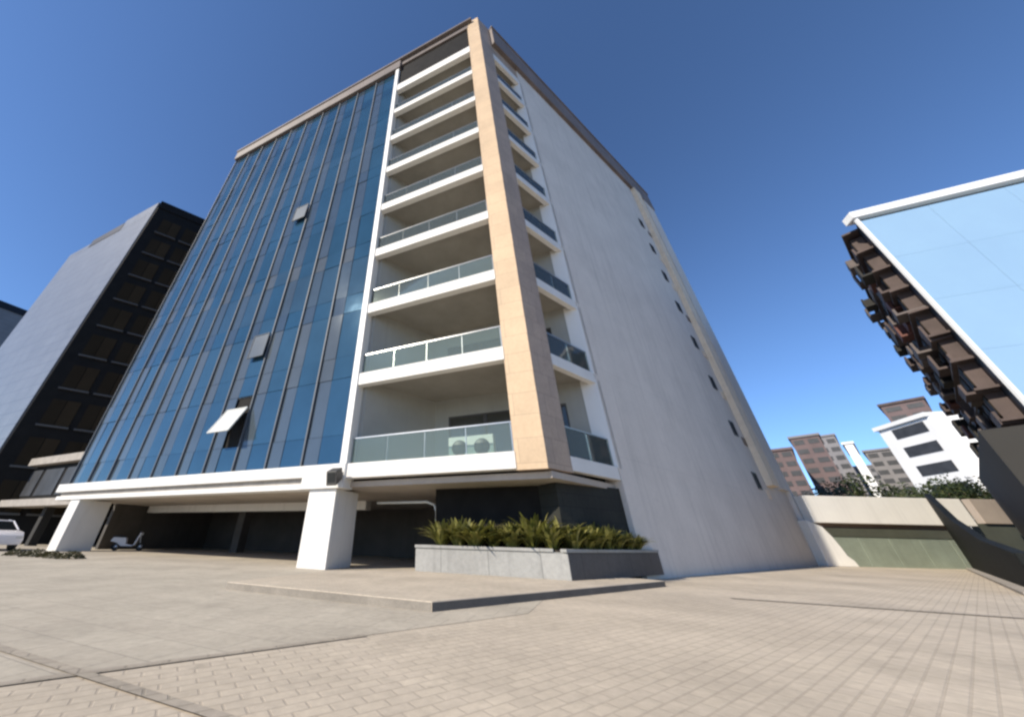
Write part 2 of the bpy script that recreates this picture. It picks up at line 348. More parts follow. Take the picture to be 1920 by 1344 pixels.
# balconies
def ring(t0, t1, s0, s1): return [fs(t0,s0,0), fs(t1,s0,0), fs(t1,s1,0), fs(t0,s1,0)]
for i in range(9):
    z = zs(i); th = .30 if i < 8 else .62
    m = MB()
    zt = z+.26 if i < 8 else z+.55; zb = z-.30 if i < 8 else z-.45
    if i == 0: zb = z-.28
    m.prism([fp(.93,-.06,0), fp(7.36,-.06,0), fp(7.36,.28,0), fp(.93,.28,0)], zb, zt)                # front beam
    m.prism([sp(1.24,.02,0), sp(BP-.02,.02,0), sp(BP-.02,.26,0), sp(1.24,.26,0)], zb+.05, zt-.02)     # side beam
    m.prism([fp(.9,.28,0), fp(7.3,.28,0), fs(7.4,BP,0), sp(BP-.02,.26,0), sp(1.2,.26,0)], z-.02, z+.2)
    sl = m.build('balcony_slab', M['slab'], B0, .012)
    if i == 8: continue
    f0, f1 = z+.2, zs(i+1)-.06
    m = MB(); m.prism([fp(.92,.285,0), fp(7.3,.285,0), fs(7.36,BP-.01,0), sp(BP-.04,.265,0), sp(1.26,.265,0)], f1, f1+.036); m.build('balcony_ceiling', M['ceiling'], B0)  # sheet added under the white slab, shade put into its darker colour
    # inner walls
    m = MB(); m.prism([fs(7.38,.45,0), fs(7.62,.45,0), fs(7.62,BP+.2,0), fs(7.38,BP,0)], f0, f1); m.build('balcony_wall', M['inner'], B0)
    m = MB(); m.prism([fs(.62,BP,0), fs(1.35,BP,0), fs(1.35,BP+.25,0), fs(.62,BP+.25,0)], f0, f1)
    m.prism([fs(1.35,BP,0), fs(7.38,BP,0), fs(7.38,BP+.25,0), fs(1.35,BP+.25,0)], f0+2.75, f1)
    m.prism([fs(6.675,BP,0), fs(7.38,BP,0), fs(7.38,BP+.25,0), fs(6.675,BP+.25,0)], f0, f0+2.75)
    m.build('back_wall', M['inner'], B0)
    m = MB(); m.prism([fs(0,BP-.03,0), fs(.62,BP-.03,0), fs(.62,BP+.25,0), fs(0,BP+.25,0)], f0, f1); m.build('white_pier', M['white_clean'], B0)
    for a in (1.35, 3.125, 4.9):
        dm = MB(); dm.prism([fs(a,BP+.08,0), fs(a+1.775,BP+.08,0), fs(a+1.775,BP+.14,0), fs(a,BP+.14,0)], f0, f0+2.75)
        dd = dm.build('sliding_door', M['door'], B0)
        fm = MB()
        for (b0, b1, c0, c1) in ((0,.07,0,2.75),(1.705,1.775,0,2.75),(.07,1.705,0,.08),(.07,1.705,2.67,2.75)):
            fm.prism([fs(a+b0,BP+.02,0), fs(a+b1,BP+.02,0), fs(a+b1,BP+.075,0), fs(a+b0,BP+.075,0)], f0+c0, f0+c1)
        fm.build('door_frame', M['frame'], dd)
    # railings of clear glass
    m = MB()
    for k in range(4):
        w = (7.3-1.0)/4; m.fbox(1.0+k*w+.015, 1.0+(k+1)*w-.015, .10, .115, f0+.08, f0+1.05)
    rg = m.build('glass_railing', M['rail_glass'], B0)
    m = MB(); m.fbox(.96, 7.34, .085, .13, f0+1.05, f0+1.09)
    for k in range(5): m.fbox(1.0+k*(7.28-1.0)/4-.02, 1.0+k*(7.28-1.0)/4+.02, .12, .16, f0, f0+1.05)
    m.build('handrail', M['steel'], rg)
    m = MB(); m.sbox(1.3, 2.7, .10, .115, f0+.08, f0+1.05); m.sbox(2.74, BP-.05, .10, .115, f0+.08, f0+1.05)
    rg = m.build('glass_railing', M['rail_glass'], B0)
    m = MB(); m.sbox(1.26, BP-.04, .085, .13, f0+1.05, f0+1.09); m.build('handrail', M['steel'], rg)
# near-black wall painted as the shade of the gap above the top balcony
m = MB(); m.fbox(.95, 7.33, .10, .3, zs(8)+.56, 38.74); m.build('recess_shade', M['dark_void'], B0)
m = MB(); m.prism([sp(1.25,.03,0), sp(BP,.03,0), sp(BP,.4,0), sp(1.25,.4,0)], zs(8)+.5, 36.6); m.build('attic_wall', M['brown_tile'], B0)
# glass front
G0, G1, GB, GT = 7.68, TL, 3.55, 38.1
nb = 10; bw = (G1-G0)/nb; rows = 9; rh = (GT-GB)/rows
open_pane = {(3, 0), (3, 1), (3, 4)}
rnd = random.Random(3)
for b in range(nb):
    t0 = G0+b*bw
    for (nm, mt, o0, o1) in (('glass_strip', 'glass', .07, bw*.60), ('pale_glass_strip', 'glass_pale', bw*.60+.03, bw-.07)):
        m = MB()
        for r_ in range(rows):
            za = GB+r_*rh+.015; zc = za+rh*.30; zd = GB+(r_+1)*rh-.015
            for (y0, y1) in ((za, zc-.008), (zc+.008, zd)):
                if nm == 'glass_strip' and (b, r_) in open_pane and y1 == zd:
                    if r_ == 0: continue
                    y1 = zd-0.02; y0 = zc+.008
                e = [rnd.uniform(-.016, .016) for _ in range(3)]
                a = [fp(t0+o0,.06+e[0],y0), fp(t0+o1,.06+e[1],y0), fp(t0+o1,.06+e[1]+e[2],y1), fp(t0+o0,.06+e[0]+e[2],y1)]
                m.add(a+[q+IF*.03 for q in a], [(0,1,2,3),(7,6,5,4),(0,4,5,1),(1,5,6,2),(2,6,7,3),(3,7,4,0)])
        m.build(nm, M[mt], B0)
for b in range(nb+1):
    m = MB(); t = G0+b*bw; m.fbox(t-.035, t+.035, -.03, .2, GB, GT); m.build('mullion', M['mullion'], B0)
for r_ in range(1, rows):
    m = MB(); m.fbox(G0+.05, G1, .115, .2, GB+r_*rh-.035, GB+r_*rh+.035); m.build('transom', M['mullion'], B0)
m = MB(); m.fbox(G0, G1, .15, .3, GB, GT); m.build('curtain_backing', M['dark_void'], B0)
# top-hung open windows
for (b, r_, kick, mt) in ((3,0,.75,'window_glare'), (3,1,.16,'sash_glass'), (3,4,.16,'sash_glass')):
    za = GB+r_*rh+.04+rh*.30+.02; zd = GB+(r_+1)*rh-.05; t0 = G0+b*bw+.08; t1 = G0+b*bw+bw*.6
    if r_ == 0: t1 = t0+1.45; zd = za+1.9; za = zd-1.55
    else: za = zd-1.5
    zz = zd-math.sqrt((zd-za)**2-kick**2)
    a = [fp(t0,-kick,zz), fp(t1,-kick,zz), fp(t1,-.11,zd), fp(t0,-.11,zd)]; n = (a[1]-a[0]).cross(a[3]-a[0]).normalized()*.05
    ow = MB().extrude(a, n).build('open_window', M[mt], B0)
    fr = MB()
    for i in range(4):
        p0, p1 = a[i], a[(i+1) % 4]; fr.tube([p0, p1], .035, 6)
    fr.build('sash', M['casing'] if r_ == 0 else M['mullion'], ow)
# white ground-floor beam, slot, lower rail
m = MB(); m.fbox(7.36, TL+.75, -.14, .5, 3.06, 3.52); m.fbox(7.36, 9.4, -.14, .5, 2.62, 3.06); m.build('base_beam', M['white'], B0, .015)
m = MB(); m.fbox(9.4, TL+.4, .05, .5, 2.83, 3.06); m.build('beam_slot', M['kerb'], B0)
m = MB(); m.fbox(9.4, TL+.5, -.08, .5, 2.62, 2.83); m.build('lower_beam', M['white'], B0, .015)
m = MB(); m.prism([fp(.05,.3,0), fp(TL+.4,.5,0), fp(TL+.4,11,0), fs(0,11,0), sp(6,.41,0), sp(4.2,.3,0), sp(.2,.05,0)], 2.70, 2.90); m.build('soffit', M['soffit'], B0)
# columns
for (t0, t1, dd) in ((7.73, 9.02, 1.5), (25.95, 26.95, 1.6)):
    m = MB(); m.fbox(t0, t1, .0, dd, 0, 2.62); m.build('column', M['white'], B0, .02)
# garage
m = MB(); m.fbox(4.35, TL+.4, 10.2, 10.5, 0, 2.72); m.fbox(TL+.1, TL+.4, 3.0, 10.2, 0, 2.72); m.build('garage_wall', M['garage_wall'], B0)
m = MB(); m.fbox(9.6, TL, 5.0, 5.5, 2.28, 2.70); m.build('garage_beam', M['white'], B0)
for t in (13.5, 20):
    m = MB(); m.fbox(t, t+.6, 6.5, 7.1, 0, 2.70); m.build('garage_column', M['garage_wall'], B0)
# ground-floor walls behind the planter and the entrance
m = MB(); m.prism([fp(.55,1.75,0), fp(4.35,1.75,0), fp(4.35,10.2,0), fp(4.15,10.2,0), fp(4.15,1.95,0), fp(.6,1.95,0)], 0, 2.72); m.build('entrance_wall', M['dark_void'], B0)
m = MB(); m.prism([fp(.55,1.75,0), sp(1.0,.55,0), sp(BP+.02,.18,0), sp(BP+.02,.6,0), sp(1.2,.9,0)], 0, 2.75); m.build('charcoal_wall', M['dark_clad'], B0)
m = MB(); m.tube([fp(7.2,2.2,2.3), fp(4.9,2.2,2.3), fp(4.6,2.2,2.2), fp(4.5,2.2,1.95), fp(4.48,2.2,1.2)], .05, 8); m.build('entrance_rail', M['casing'], B0)
# white flared foot at the far end of the side wall
m = MB(); o = sp(WL,-.02,0); X = Vector((1,0,0))
prof = [(-.9,0),(1.15,0),(1.0,.35),(.72,.62),(.58,1.1),(.35,1.7),(.0,2.3),(-.9,2.7)]
m.extrude([o+X*a+Vector((0,-1.15,0))+Z*z for a, z in prof], Vector((0,1.3,0))); m.build('wall_foot', M['parapet_cream'], B0, .04)

# ------------------------------------------------------------------ things on the building
f0 = zs(0)+.2
ac = thing('air_conditioner', fp(2.6,.9,f0), 'pale twin-fan air conditioner behind the glass rail of the lowest balcony', 'air conditioner')
m = MB(); m.fbox(1.75, 3.45, .75, 1.12, f0+.06, f0+.92); cs = m.build('casing', M['casing'], ac, .02)
for t in (2.18, 3.02):
    m = MB(); m.lathe(fp(t,.735,f0+.5), IF, [(-.02,.0),(-.02,.25),(.0,.29),(.03,.29)], 20); m.build('fan', M['black'], ac)
m = MB()
for t in (1.9, 3.2): m.fbox(t, t+.12, .72, 1.15, f0, f0+.06)
m.build('foot', M['black'], ac)
fl = thing('floodlight', fp(7.5,-.14,3.0), 'dark floodlight bracketed to the white beam above the middle column', 'floodlight')
m = MB(); m.extrude([fp(7.28,-.72,3.12), fp(7.28,-.40,3.30), fp(7.28,-.30,2.92), fp(7.28,-.62,2.62)], DF*.46); m.build('lamp_body', M['frame'], fl, .02)
m = MB(); m.extrude([fp(7.33,-.725,3.06), fp(7.33,-.715,3.07), fp(7.33,-.615,2.67), fp(7.33,-.625,2.66)], DF*.36); m.build('lens', M['car_glass'], fl)
m = MB(); m.tube([fp(7.5,-.12,3.05), fp(7.5,-.45,3.0)], .035); m.fbox(7.42, 7.58, -.17, -.14, 2.95, 3.18); m.build('bracket', M['frame'], fl)

# planter
pl = thing('planter', fp(2,.5,0), 'long granite planter box wrapping the corner under the balconies', 'planter')
PZ0, PZ1 = .135, .84
out = [fp(-.02,-.06,0), fp(4.3,-.06,0), fp(4.3,1.35,0), fp(1.55,1.35,0), sp(1.9,1.2,0), sp(BP-.03,.14,0), sp(BP-.03,-.003,0), sp(5.0,-.003,0), sp(5.05,-.16,0), sp(.02,-.16,0)]
m = MB(); m.prism(out, PZ0, PZ1-.08); m.build('box', M['granite'], pl, .012)
def rim_quad(m, a, b, w):
    d = (b-a).normalized(); n = Vector((-d.y, d.x, 0))*w
    m.prism([a, b, b+n, a+n], PZ1-.08, PZ1)
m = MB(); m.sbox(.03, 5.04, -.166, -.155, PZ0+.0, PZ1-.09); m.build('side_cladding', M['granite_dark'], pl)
m = MB(); m.fbox(.2, 4.32, -.09, .1, PZ1-.08, PZ1); m.fbox(4.12, 4.32, .1, 1.37, PZ1-.08, PZ1); m.sbox(-.05, 5.05, -.19, -.0, PZ1-.08, PZ1); m.build('rim', M['granite'], pl, .012)
m = MB(); m.prism([fp(.2,.1,0), fp(4.12,.1,0), fp(4.12,1.3,0), fp(1.6,1.3,0), sp(1.9,1.1,0), sp(BP-.05,.12,0), sp(BP-.05,.0,0), sp(.1,.0,0)], PZ1-.1, PZ1-.03); m.build('soil', M['soil'], pl)

def strap_plant(seed, nleaf=120, R=.62, H=.54):
    r = random.Random(seed); m = MB()
    for k in range(nleaf):
        a = r.uniform(0, 2*math.pi); L = r.uniform(.55, 1.0); w = r.uniform(.02, .05); lean = r.uniform(.2, 1.2)
        d = Vector((math.cos(a), math.sin(a), 0)); side = Vector((-d.y, d.x, 0)); b0 = d*r.uniform(0,.10)
        vs = []; seg = 6
        for i in range(seg+1):
            u = i/seg
            hx = R*L*lean*(u**1.25); hz = H*L*(1.55*u - (.35+.55*lean)*u*u)
            ww = w*(1-u**2.5)*(.65+.7*min(1,u*2.2)) + .002
            tw = side*math.cos(.5*u)+Z*math.sin(.5*u)*r.choice((-1,1))*.3
            c = b0+d*hx+Z*max(-.05,hz); vs += [c-tw*ww, c+tw*ww]
        m.add(vs, [(2*i,2*i+1,2*i+3,2*i+2) for i in range(seg)], True)
    return m
def plant_proto(name, seed, label, cat, group):
    o = strap_plant(seed).build('strap_leaf_plant', M['straps']); return tag(o, label, cat, group)
spots = []
for k in range(7): spots.append((fp(.25+k*.56, .38+(.12 if k % 2 else 0), 0), 1.12))
for k in range(5): spots.append((fp(.75+k*.75, .98, 0), 1.3))
for k in range(7): spots.append((sp(.75+k*.57, .10-.05*(k % 2) + (0.02 if k < 4 else 0), 0), 1.0 if k < 5 else .85))
for k in range(3): spots.append((sp(1.0+k*.7, .55, 0), 1.15))
where = (['front row of the planter above its lit granite face']*7 + ['back row of the planter against the dark entrance wall']*5 + ['row of the planter along the shaded side face']*7 + ['inner row of the planter below the charcoal wall']*3)
protos = [plant_proto('p', s, None, 'plant', 'strap leaved plants in the granite planter') for s in (1,2,3)]
grp = 'strap leaved plants in the granite planter'
for i, (q, s) in enumerate(spots):
    o = protos[i] if i < 3 else protos[i % 3].copy()
    if i >= 3: COL.objects.link(o)
    o.location = (q.x, q.y, PZ1-.06); o.rotation_euler = (0,0,random.uniform(0,6.28)); s *= random.uniform(1.05, 1.6); o.scale = (s, s, s*random.uniform(.9,1.08))
    o['label'] = 'yellow-green strap leaved plant in the ' + where[i]; o['category'] = 'plant'; o['group'] = grp + ', ' + where[i].split(' of')[0]

# ------------------------------------------------------------------ neighbour on the left
PL = polar(-51.55, 45); HL = 39.3
lb = thing('dark_office_tower', PL, 'tall dark tower on the left with a black window face and a grey-blue panelled face', 'building')
m = MB(); m.prism([PL, PL+DF*21.5, PL+DF*21.5+DS*26, PL+DS*26], 0, HL-1.2); m.build('wall', M['black_face'], lb)
m = MB(); m.box(PL, DF, -IF, .25, 21.5, .0, .12, 0, HL-2.2); m.build('panel_face', M['pale_panel'], lb)
m = MB(); m.box(PL, DF, -IF, 7.5, 15.5, -.3, .16, HL-2.2, HL-.7); m.build('roof_louvre', M['navy'], lb)
m = MB(); m.box(PL, DF, -IF, .25, 7.5, -.2, .13, HL-2.2, HL-.2); m.build('parapet', M['pale_panel'], lb)
m = MB(); m.box(PL, DF, -IF, 15.5, 21.5, -.2, .13, HL-2.2, HL-1.3); m.build('parapet', M['pale_panel'], lb)
m = MB(); m.box(PL, DS, -IS, 0, 26, -.3, .10, HL-1.2, HL); m.build('roof_edge', M['black_face'], lb)
for fl_ in range(10):
    for k in range(6):
        m = MB(); s0 = 1.1+k*2.5; z = 2.2+fl_*3.55
        for (u0, u1) in ((0, .95), (1.0, 1.95)):
            m.box(PL, DS, -IS, s0+u0, s0+u1, .01, .05, z, z+2.4)
        w = m.build('window', M['warm_win'], lb)
        m = MB(); m.box(PL, DS, -IS, s0-.1, s0+2.05, .02, .22, z-.18, z-.02); m.build('sill', M['frame'], w)
# its podium
pd = thing('podium_block', fp(34,2,0), 'low dark podium with grey roof edge and grey beam beside the glass front', 'building')
m = MB(); m.fbox(TL+1.0, 62, 2.4, 16, 3.0, 6.0); m.build('glazing', M['dark_void'], pd)
m = MB(); m.fbox(TL+.9, 62, 1.9, 16, 5.75, 6.35); m.build('roof_edge', M['kerb'], pd, .02)
m = MB(); m.fbox(TL+.8, 62, 1.6, 3.0, 2.55, 3.05); m.build('beam', M['kerb'], pd, .02)
m = MB(); m.fbox(TL+.9, 62, 9, 9.4, 0, 2.6); m.build('back_wall', M['garage_wall'], pd)
for t in (36, 44, 52):
    m = MB(); m.fbox(t, t+.5, 2.4, 2.9, 0, 2.56); m.build('column', M['charcoal'], pd)
for k in range(9):
    m = MB(); t = TL+1.4+k*3.4; m.fbox(t, t+2.9, 2.34, 2.39, 3.4, 5.4); m.build('window', M['far_glass'], pd)
fb = thing('far_blue_tower', polar(-59.5,150), 'distant slim blue-grey tower at the far left edge beyond the panelled tower', 'building')
m = MB(); q = polar(-60.2,150); m.box(q, Vector((.5,.86,0)), Vector((-.86,.5,0)), 0, 12, 0, 20, 0, 59); m.build('wall', M['pale_panel'], fb)
m = MB(); m.box(q, Vector((.5,.86,0)), Vector((-.86,.5,0)), -.3, 12.3, -.3, 20.3, 59, 61); m.build('roof', M['navy'], fb)

# ------------------------------------------------------------------ neighbour on the right
PR = polar(63.6, 30); HR = .988+30*math.tan(math.radians(31.9))
rb = thing('blue_glass_building', PR, 'light blue glass building with dark brown ledged side and white roof edge', 'building')
NF_ = -DF                                        # runs to the right
m = MB(); m.prism([PR+DS*.3+NF_*.2, PR+NF_*26+DS*.3, PR+NF_*26+DS*16, PR+DS*16+NF_*.2], 0, HR-.3); m.build('core_wall', M['charcoal'], rb)
for k in range(9):
    m = MB()
    for r_ in range(6):
        z0 = .3+r_*(HR-1.1)/6; z1 = .3+(r_+1)*(HR-1.1)/6-.008
        m.box(PR, NF_, -IF, .02+k*2.9, .02+k*2.9+2.885, -.25, .02, z0, z1)
    m.build('glass_strip', M['light_blue'], rb)
m = MB(); m.box(PR, NF_, -IF, -.15, 26.2, -.6, .15, HR-.5, HR); m.build('fascia', M['roof_edge'], rb, .03)
m = MB(); m.box(PR, NF_, -IF, -.06, .05, -.12, .04, 0, HR-.5); m.build('corner_trim', M['roof_edge'], rb)
m = MB(); m.box(PR, DS, IS, .1, 1.9, -.1, .12, 0, HR-.7); m.build('navy_strip', M['navy'], rb)
m = MB(); m.box(PR, DS, IS, 1.6, 16, -.2, .62, 0, HR-.9); m.build('side_wall', M['rbrown'], rb)
nf = 11; rr = random.Random(11)
cols = ('rbrown', 'rgrey', 'rbrown', 'brick_red', 'charcoal', 'rbrown', 'rgrey')
for i in range(nf):
    z = 3.4+i*(HR-4.0)/(nf-1)
    m = MB(); m.box(PR, DS, IS, 1.0, 15.5, .02, .8, z-.12, z); m.build('ledge', M['rbrown'], rb)
    if i == nf-1: continue
    for k in range(8):
        s0 = 1.3+k*1.8; q = rr.uniform(.7, 1.35)
        m = MB(); m.box(PR, DS, IS, s0+.35, s0+1.25, .60, .66, z+.25, z+1.30); m.build('window', M['warm_win'], rb)
        za = z+rr.uniform(-.25,.35); m = MB(); w_ = rr.uniform(1.1,1.79)
        m.box(PR, DS, IS, s0, s0+w_, .03, q, za-.12, za); m.box(PR, DS, IS, s0, s0+w_, q-.1, q-.002, za+.0, za+rr.uniform(.3,.95)); m.box(PR, DS, IS, s0+w_-.1, s0+w_-.002, .03, q-.1, za, za+rr.uniform(.3,1.2))
        m.build('balcony', M[rr.choice(cols)], rb)
m = MB(); m.box(PR, DS, IS, -4, 14, .3, 1.9, 0, 5.3); m.build('podium', M['charcoal'], rb)

# ------------------------------------------------------------------ walls at the back right
E0 = sp(WL,-.02,0); WY = E0.y-.8
def xw(az): return WY*math.tan(math.radians(az))
x0, x1 = E0.x+.1, xw(56.9)
X = Vector((1,0,0)); Yv = Vector((0,1,0))
bw_ = thing('boundary_wall', Vector(((x0+x1)/2, WY, 0)), 'low wall with cream parapet over grey-green panels beside the grey side wall', 'wall')
m = MB(); m.box(Vector((0,WY,0)), X, Yv, x0-.3, x1, -.25, .4, 2.55, 4.28); m.build('parapet', M['parapet_cream'], bw_, .03)
m = MB(); m.box(Vector((0,WY,0)), X, Yv, x0+.1, x1-.05, .12, .4, 2.25, 2.55); m.build('shadow_gap', M['groove'], bw_)
npn = 5; wp = (x1-.2-x0-.3)/npn
for k in range(npn):
    m = MB(); a = x0+.3+k*wp; m.box(Vector((0,WY,0)), X, Yv, a, a+wp-.03, .05, .35, -.02, 1.75); m.build('panel', M['green_panel'], bw_, .01)
m = MB(); m.box(Vector((0,WY,0)), X, Yv, x0+.2, x1-.1, .0, .38, 1.75, 2.25); m.build('top_rail', M['green_dark'], bw_)
dw = thing('shaded_wall', Vector((x1+6, WY+.3, 0)), 'continued parapet and panel wall with shade painted into its colours, beyond the black ramp wall', 'wall')
m = MB(); m.box(Vector((0,WY,0)), X, Yv, x1+1.2, x1+16, .1, .5, 2.75, 4.35); m.build('parapet', M['parapet_shaded'], dw, .03)
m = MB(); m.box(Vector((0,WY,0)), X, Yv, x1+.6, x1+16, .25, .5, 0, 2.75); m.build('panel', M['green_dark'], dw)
rw = thing('ramp_wall', Vector((26,17,0)), 'black sloping ramp wall rising away from the right edge to the cream parapet end', 'wall')
r0 = Vector((16.0,10.05,0)); r1 = Vector((35.6,24.5,0)); rd = (r1-r0).normalized(); rl = (r1-r0).length; rn = Vector((rd.y,-rd.x,0))
m = MB(); m.extrude([r0, r1, r1+Z*4.45, r1-rd*1.6+Z*4.4, r0+rd*(rl*.62)+Z*2.5, r0+rd*(rl*.3)+Z*1.45, r0+Z*1.0], rn*.25); m.build('wall_body', M['black_wall'], rw, .03)
m = MB(); m.box(r0, rd, rn, 0, rl, -.28, -.004, 0, .10); m.build('kerb_stone', M['kerb'], rw, .02)

# ------------------------------------------------------------------ far buildings
def far_block(label, a0, a1, dist, el, wall, rows, depth=18, name='apartment_block', win=True, cap=None):
    p0 = polar(a0, dist); p1 = polar(a1, dist); d = (p1-p0).normalized(); w = (p1-p0).length; n = Vector((-d.y, d.x, 0))
    if n.dot(p0) < 0: n = -n
    h = .988+dist*math.tan(math.radians(el))
    r = thing(name, (p0+p1)/2, label, 'building')
    MB().box(p0, d, n, 0, w, 0, depth, 0, h-.5).build('wall', M[wall], r)
    MB().box(p0, d, n, -.3, w+.3, -.3, depth, h-.5, h).build('roof', M[cap or wall], r)
    if win:
        for i in range(rows):
            m = MB(); z = h*.2+(h*.78)*i/rows; nw = max(2, int(w/2.4))
            for k in range(nw):
                c = w*(k+.5)/nw; m.box(p0, d, n, c-.36*w/nw, c+.36*w/nw, -.06, .05, z+.5, z+.5+h*.78/rows*.5)
            m.build('window_band', M['far_glass'], r)
    return r
far_block('distant low brown brick block next to the grey side wall', 46.4, 48.6, 105, 10.2, 'far_brown', 8)
far_block('distant wider brown brick block with a grey roof storey', 48.9, 51.2, 120, 11.3, 'far_brown', 9, cap='far_grey')
far_block('distant grey block rising behind the brown brick block', 50.6, 52.3, 150, 11.0, 'far_grey', 10)
far_block('distant slim white tower between the grey blocks', 52.6, 53.2, 130, 10.0, 'far_white', 9, win=False)
far_block('distant grey block between the slim white tower and the white building', 53.6, 55.4, 140, 9.0, 'far_grey', 9)
far_block('distant brown block with ledges showing above the white building', 56.4, 59.1, 125, 13.1, 'far_brown', 12, cap='rbrown')
far_block('distant dull grey block filling the gap left of the white building', 51.4, 55.9, 175, 7.6, 'far_grey', 9)
# white building
wb = thing('white_building', polar(59.1,90), 'white building with dark window bands behind the dark trees', 'building')
Pw = polar(58.6,90); Qw = polar(55.3,96); Rw = polar(61.2,90.5); hw = .988+90*math.tan(math.radians(11.3))
m = MB(); m.prism([Pw, Rw, Rw+(Qw-Pw), Qw], 0, hw); m.build('wall', M['far_white'], wb)
d1 = (Qw-Pw).normalized(); l1 = (Qw-Pw).length; n1 = Vector((-d1.y,d1.x,0)); n1 = n1 if n1.dot(Pw) < 0 else -n1
for i in range(4):
    z = 8.3+i*2.9
    MB().box(Pw, d1, n1, l1*.12, l1*.74, -.1, .08, z, z+1.5).build('window_band', M['far_glass'], wb)
MB().box(Pw, d1, n1, -.2, l1+.3, -3, .4, hw, hw+.6).build('roof_edge', M['far_white'], wb)

# ------------------------------------------------------------------ trees behind the wall
def tree_parts(seed, H=6.5, R=2.3, n=1500):
    r = random.Random(seed); t = MB(); t.tube([(0,0,-.1),(.05,.02,H*.25),(-.03,.06,H*.55)], .16, 8, .08)
    blobs = []
    for k in range(9):
        a = r.uniform(0,6.28); rad = R*r.uniform(.15,.75); z = H*r.uniform(.42,.88)
        c = Vector((math.cos(a)*rad, math.sin(a)*rad, z)); blobs.append((c, R*r.uniform(.32,.55)))
        t.tube([(0,0,H*.3), c*.6+Vector((0,0,H*.15)), c], .05, 5, .015)
    l = MB()
    for k in range(n):
        c, rad = r.choice(blobs); v = Vector((r.gauss(0,1), r.gauss(0,1), r.gauss(0,.8))); v.normalize()
        p = c+v*rad*(r.uniform(.35,1)**.5)*r.uniform(.75,1.15); s = r.uniform(.07,.17)
        u = Vector((r.gauss(0,1),r.gauss(0,1),r.gauss(0,1))).normalized(); w = u.orthogonal().normalized()
        l.add([p-u*s, p+w*s*.5, p+u*s, p-w*s*.5], [(0,1,2,3)])
    return t, l
tp = []
for s in (5, 6, 7):
    o = thing('leafy_tree', (0,0,0), 'x', 'tree', 'trees behind the cream parapet')
    t, l = tree_parts(s); t.build('trunk', M['bark'], o); l.build('crown', M['tree_leaf'], o); tp.append(o)
pos_ = [(47.9,38,.78),(49.2,44,.92),(50.3,40,.80),(51.4,46,.98),(52.4,41,.86),(53.4,45,.9),(54.4,42,.82),(55.4,47,1.0),(56.4,43,.9),(57.4,46,.95),(58.6,48,.95),(60.2,50,1.0)]
pos = [(a, 34/math.cos(math.radians(a))+(i*37 % 5), s*1.15*(1+(a-48)*.012)) for i, (a, d, s) in enumerate(pos_)]
beside = ['below the low brown brick block','below the seam of the two brown blocks','below the wider brown block','below the grey block behind the brown one','left of the foot of the slim white tower','right of the foot of the slim white tower',
          'below the grey block next to the white building','at the left foot of the white building','below the window bands of the white building','at the right foot of the white building','against the charcoal podium','at the end of the charcoal podium']
for i, (a, d, s) in enumerate(pos):
    o = tp[i] if i < 3 else copy_tree(tp[i % 3])
    o.location = polar(a, d); o.rotation_euler = (0,0,random.uniform(0,6.28)); o.scale = (s*1.05, s*1.05, s)
    o['label'] = 'dark leafy tree behind the parapet, '+beside[i]

# ------------------------------------------------------------------ low shrubs at the left column
def clump(seed, R=.55, H=.32, n=420):
    r = random.Random(seed); l = MB()
    for k in range(n):
        a = r.uniform(0,6.28); q = r.uniform(0,1)**.5; z = H*(1-q*q)*r.uniform(.35,1.1)
        p = Vector((math.cos(a)*q*R, math.sin(a)*q*R, z+.02)); s = r.uniform(.03,.07)
        u = Vector((r.gauss(0,1),r.gauss(0,1),r.gauss(0,1))).normalized(); w = u.orthogonal().normalized()
        l.add([p-u*s, p+w*s*.6, p+u*s, p-w*s*.6], [(0,1,2,3)])
    return l
shr = [clump(s).build('low_shrub', M['low_leaf']) for s in (1,2)]
lab = ['low brownish shrub at the left edge near the white car','low brownish shrub midway between the white car and the white left column','low brownish shrub just left of the foot of the left column','low brownish shrub in front of the foot of the left column','low brownish shrub right of the bright face of the left column','low brownish shrub furthest toward the parked scooter']
for i in range(6):
    o = shr[i] if i < 2 else shr[i % 2].copy()
    if i >= 2: COL.objects.link(o)
    o.location = Vector((-17.9,17.0,0)).lerp(Vector((-14.3,15.5,0)), i/5)+Vector((0,.25*(i % 2),.0)); o.rotation_euler = (0,0,i*1.3); s = (.75,.6,.85)[i % 3]; o.scale = (s,s,s)
    tag(o, lab[i], 'shrub', 'low shrubs along the left kerb')

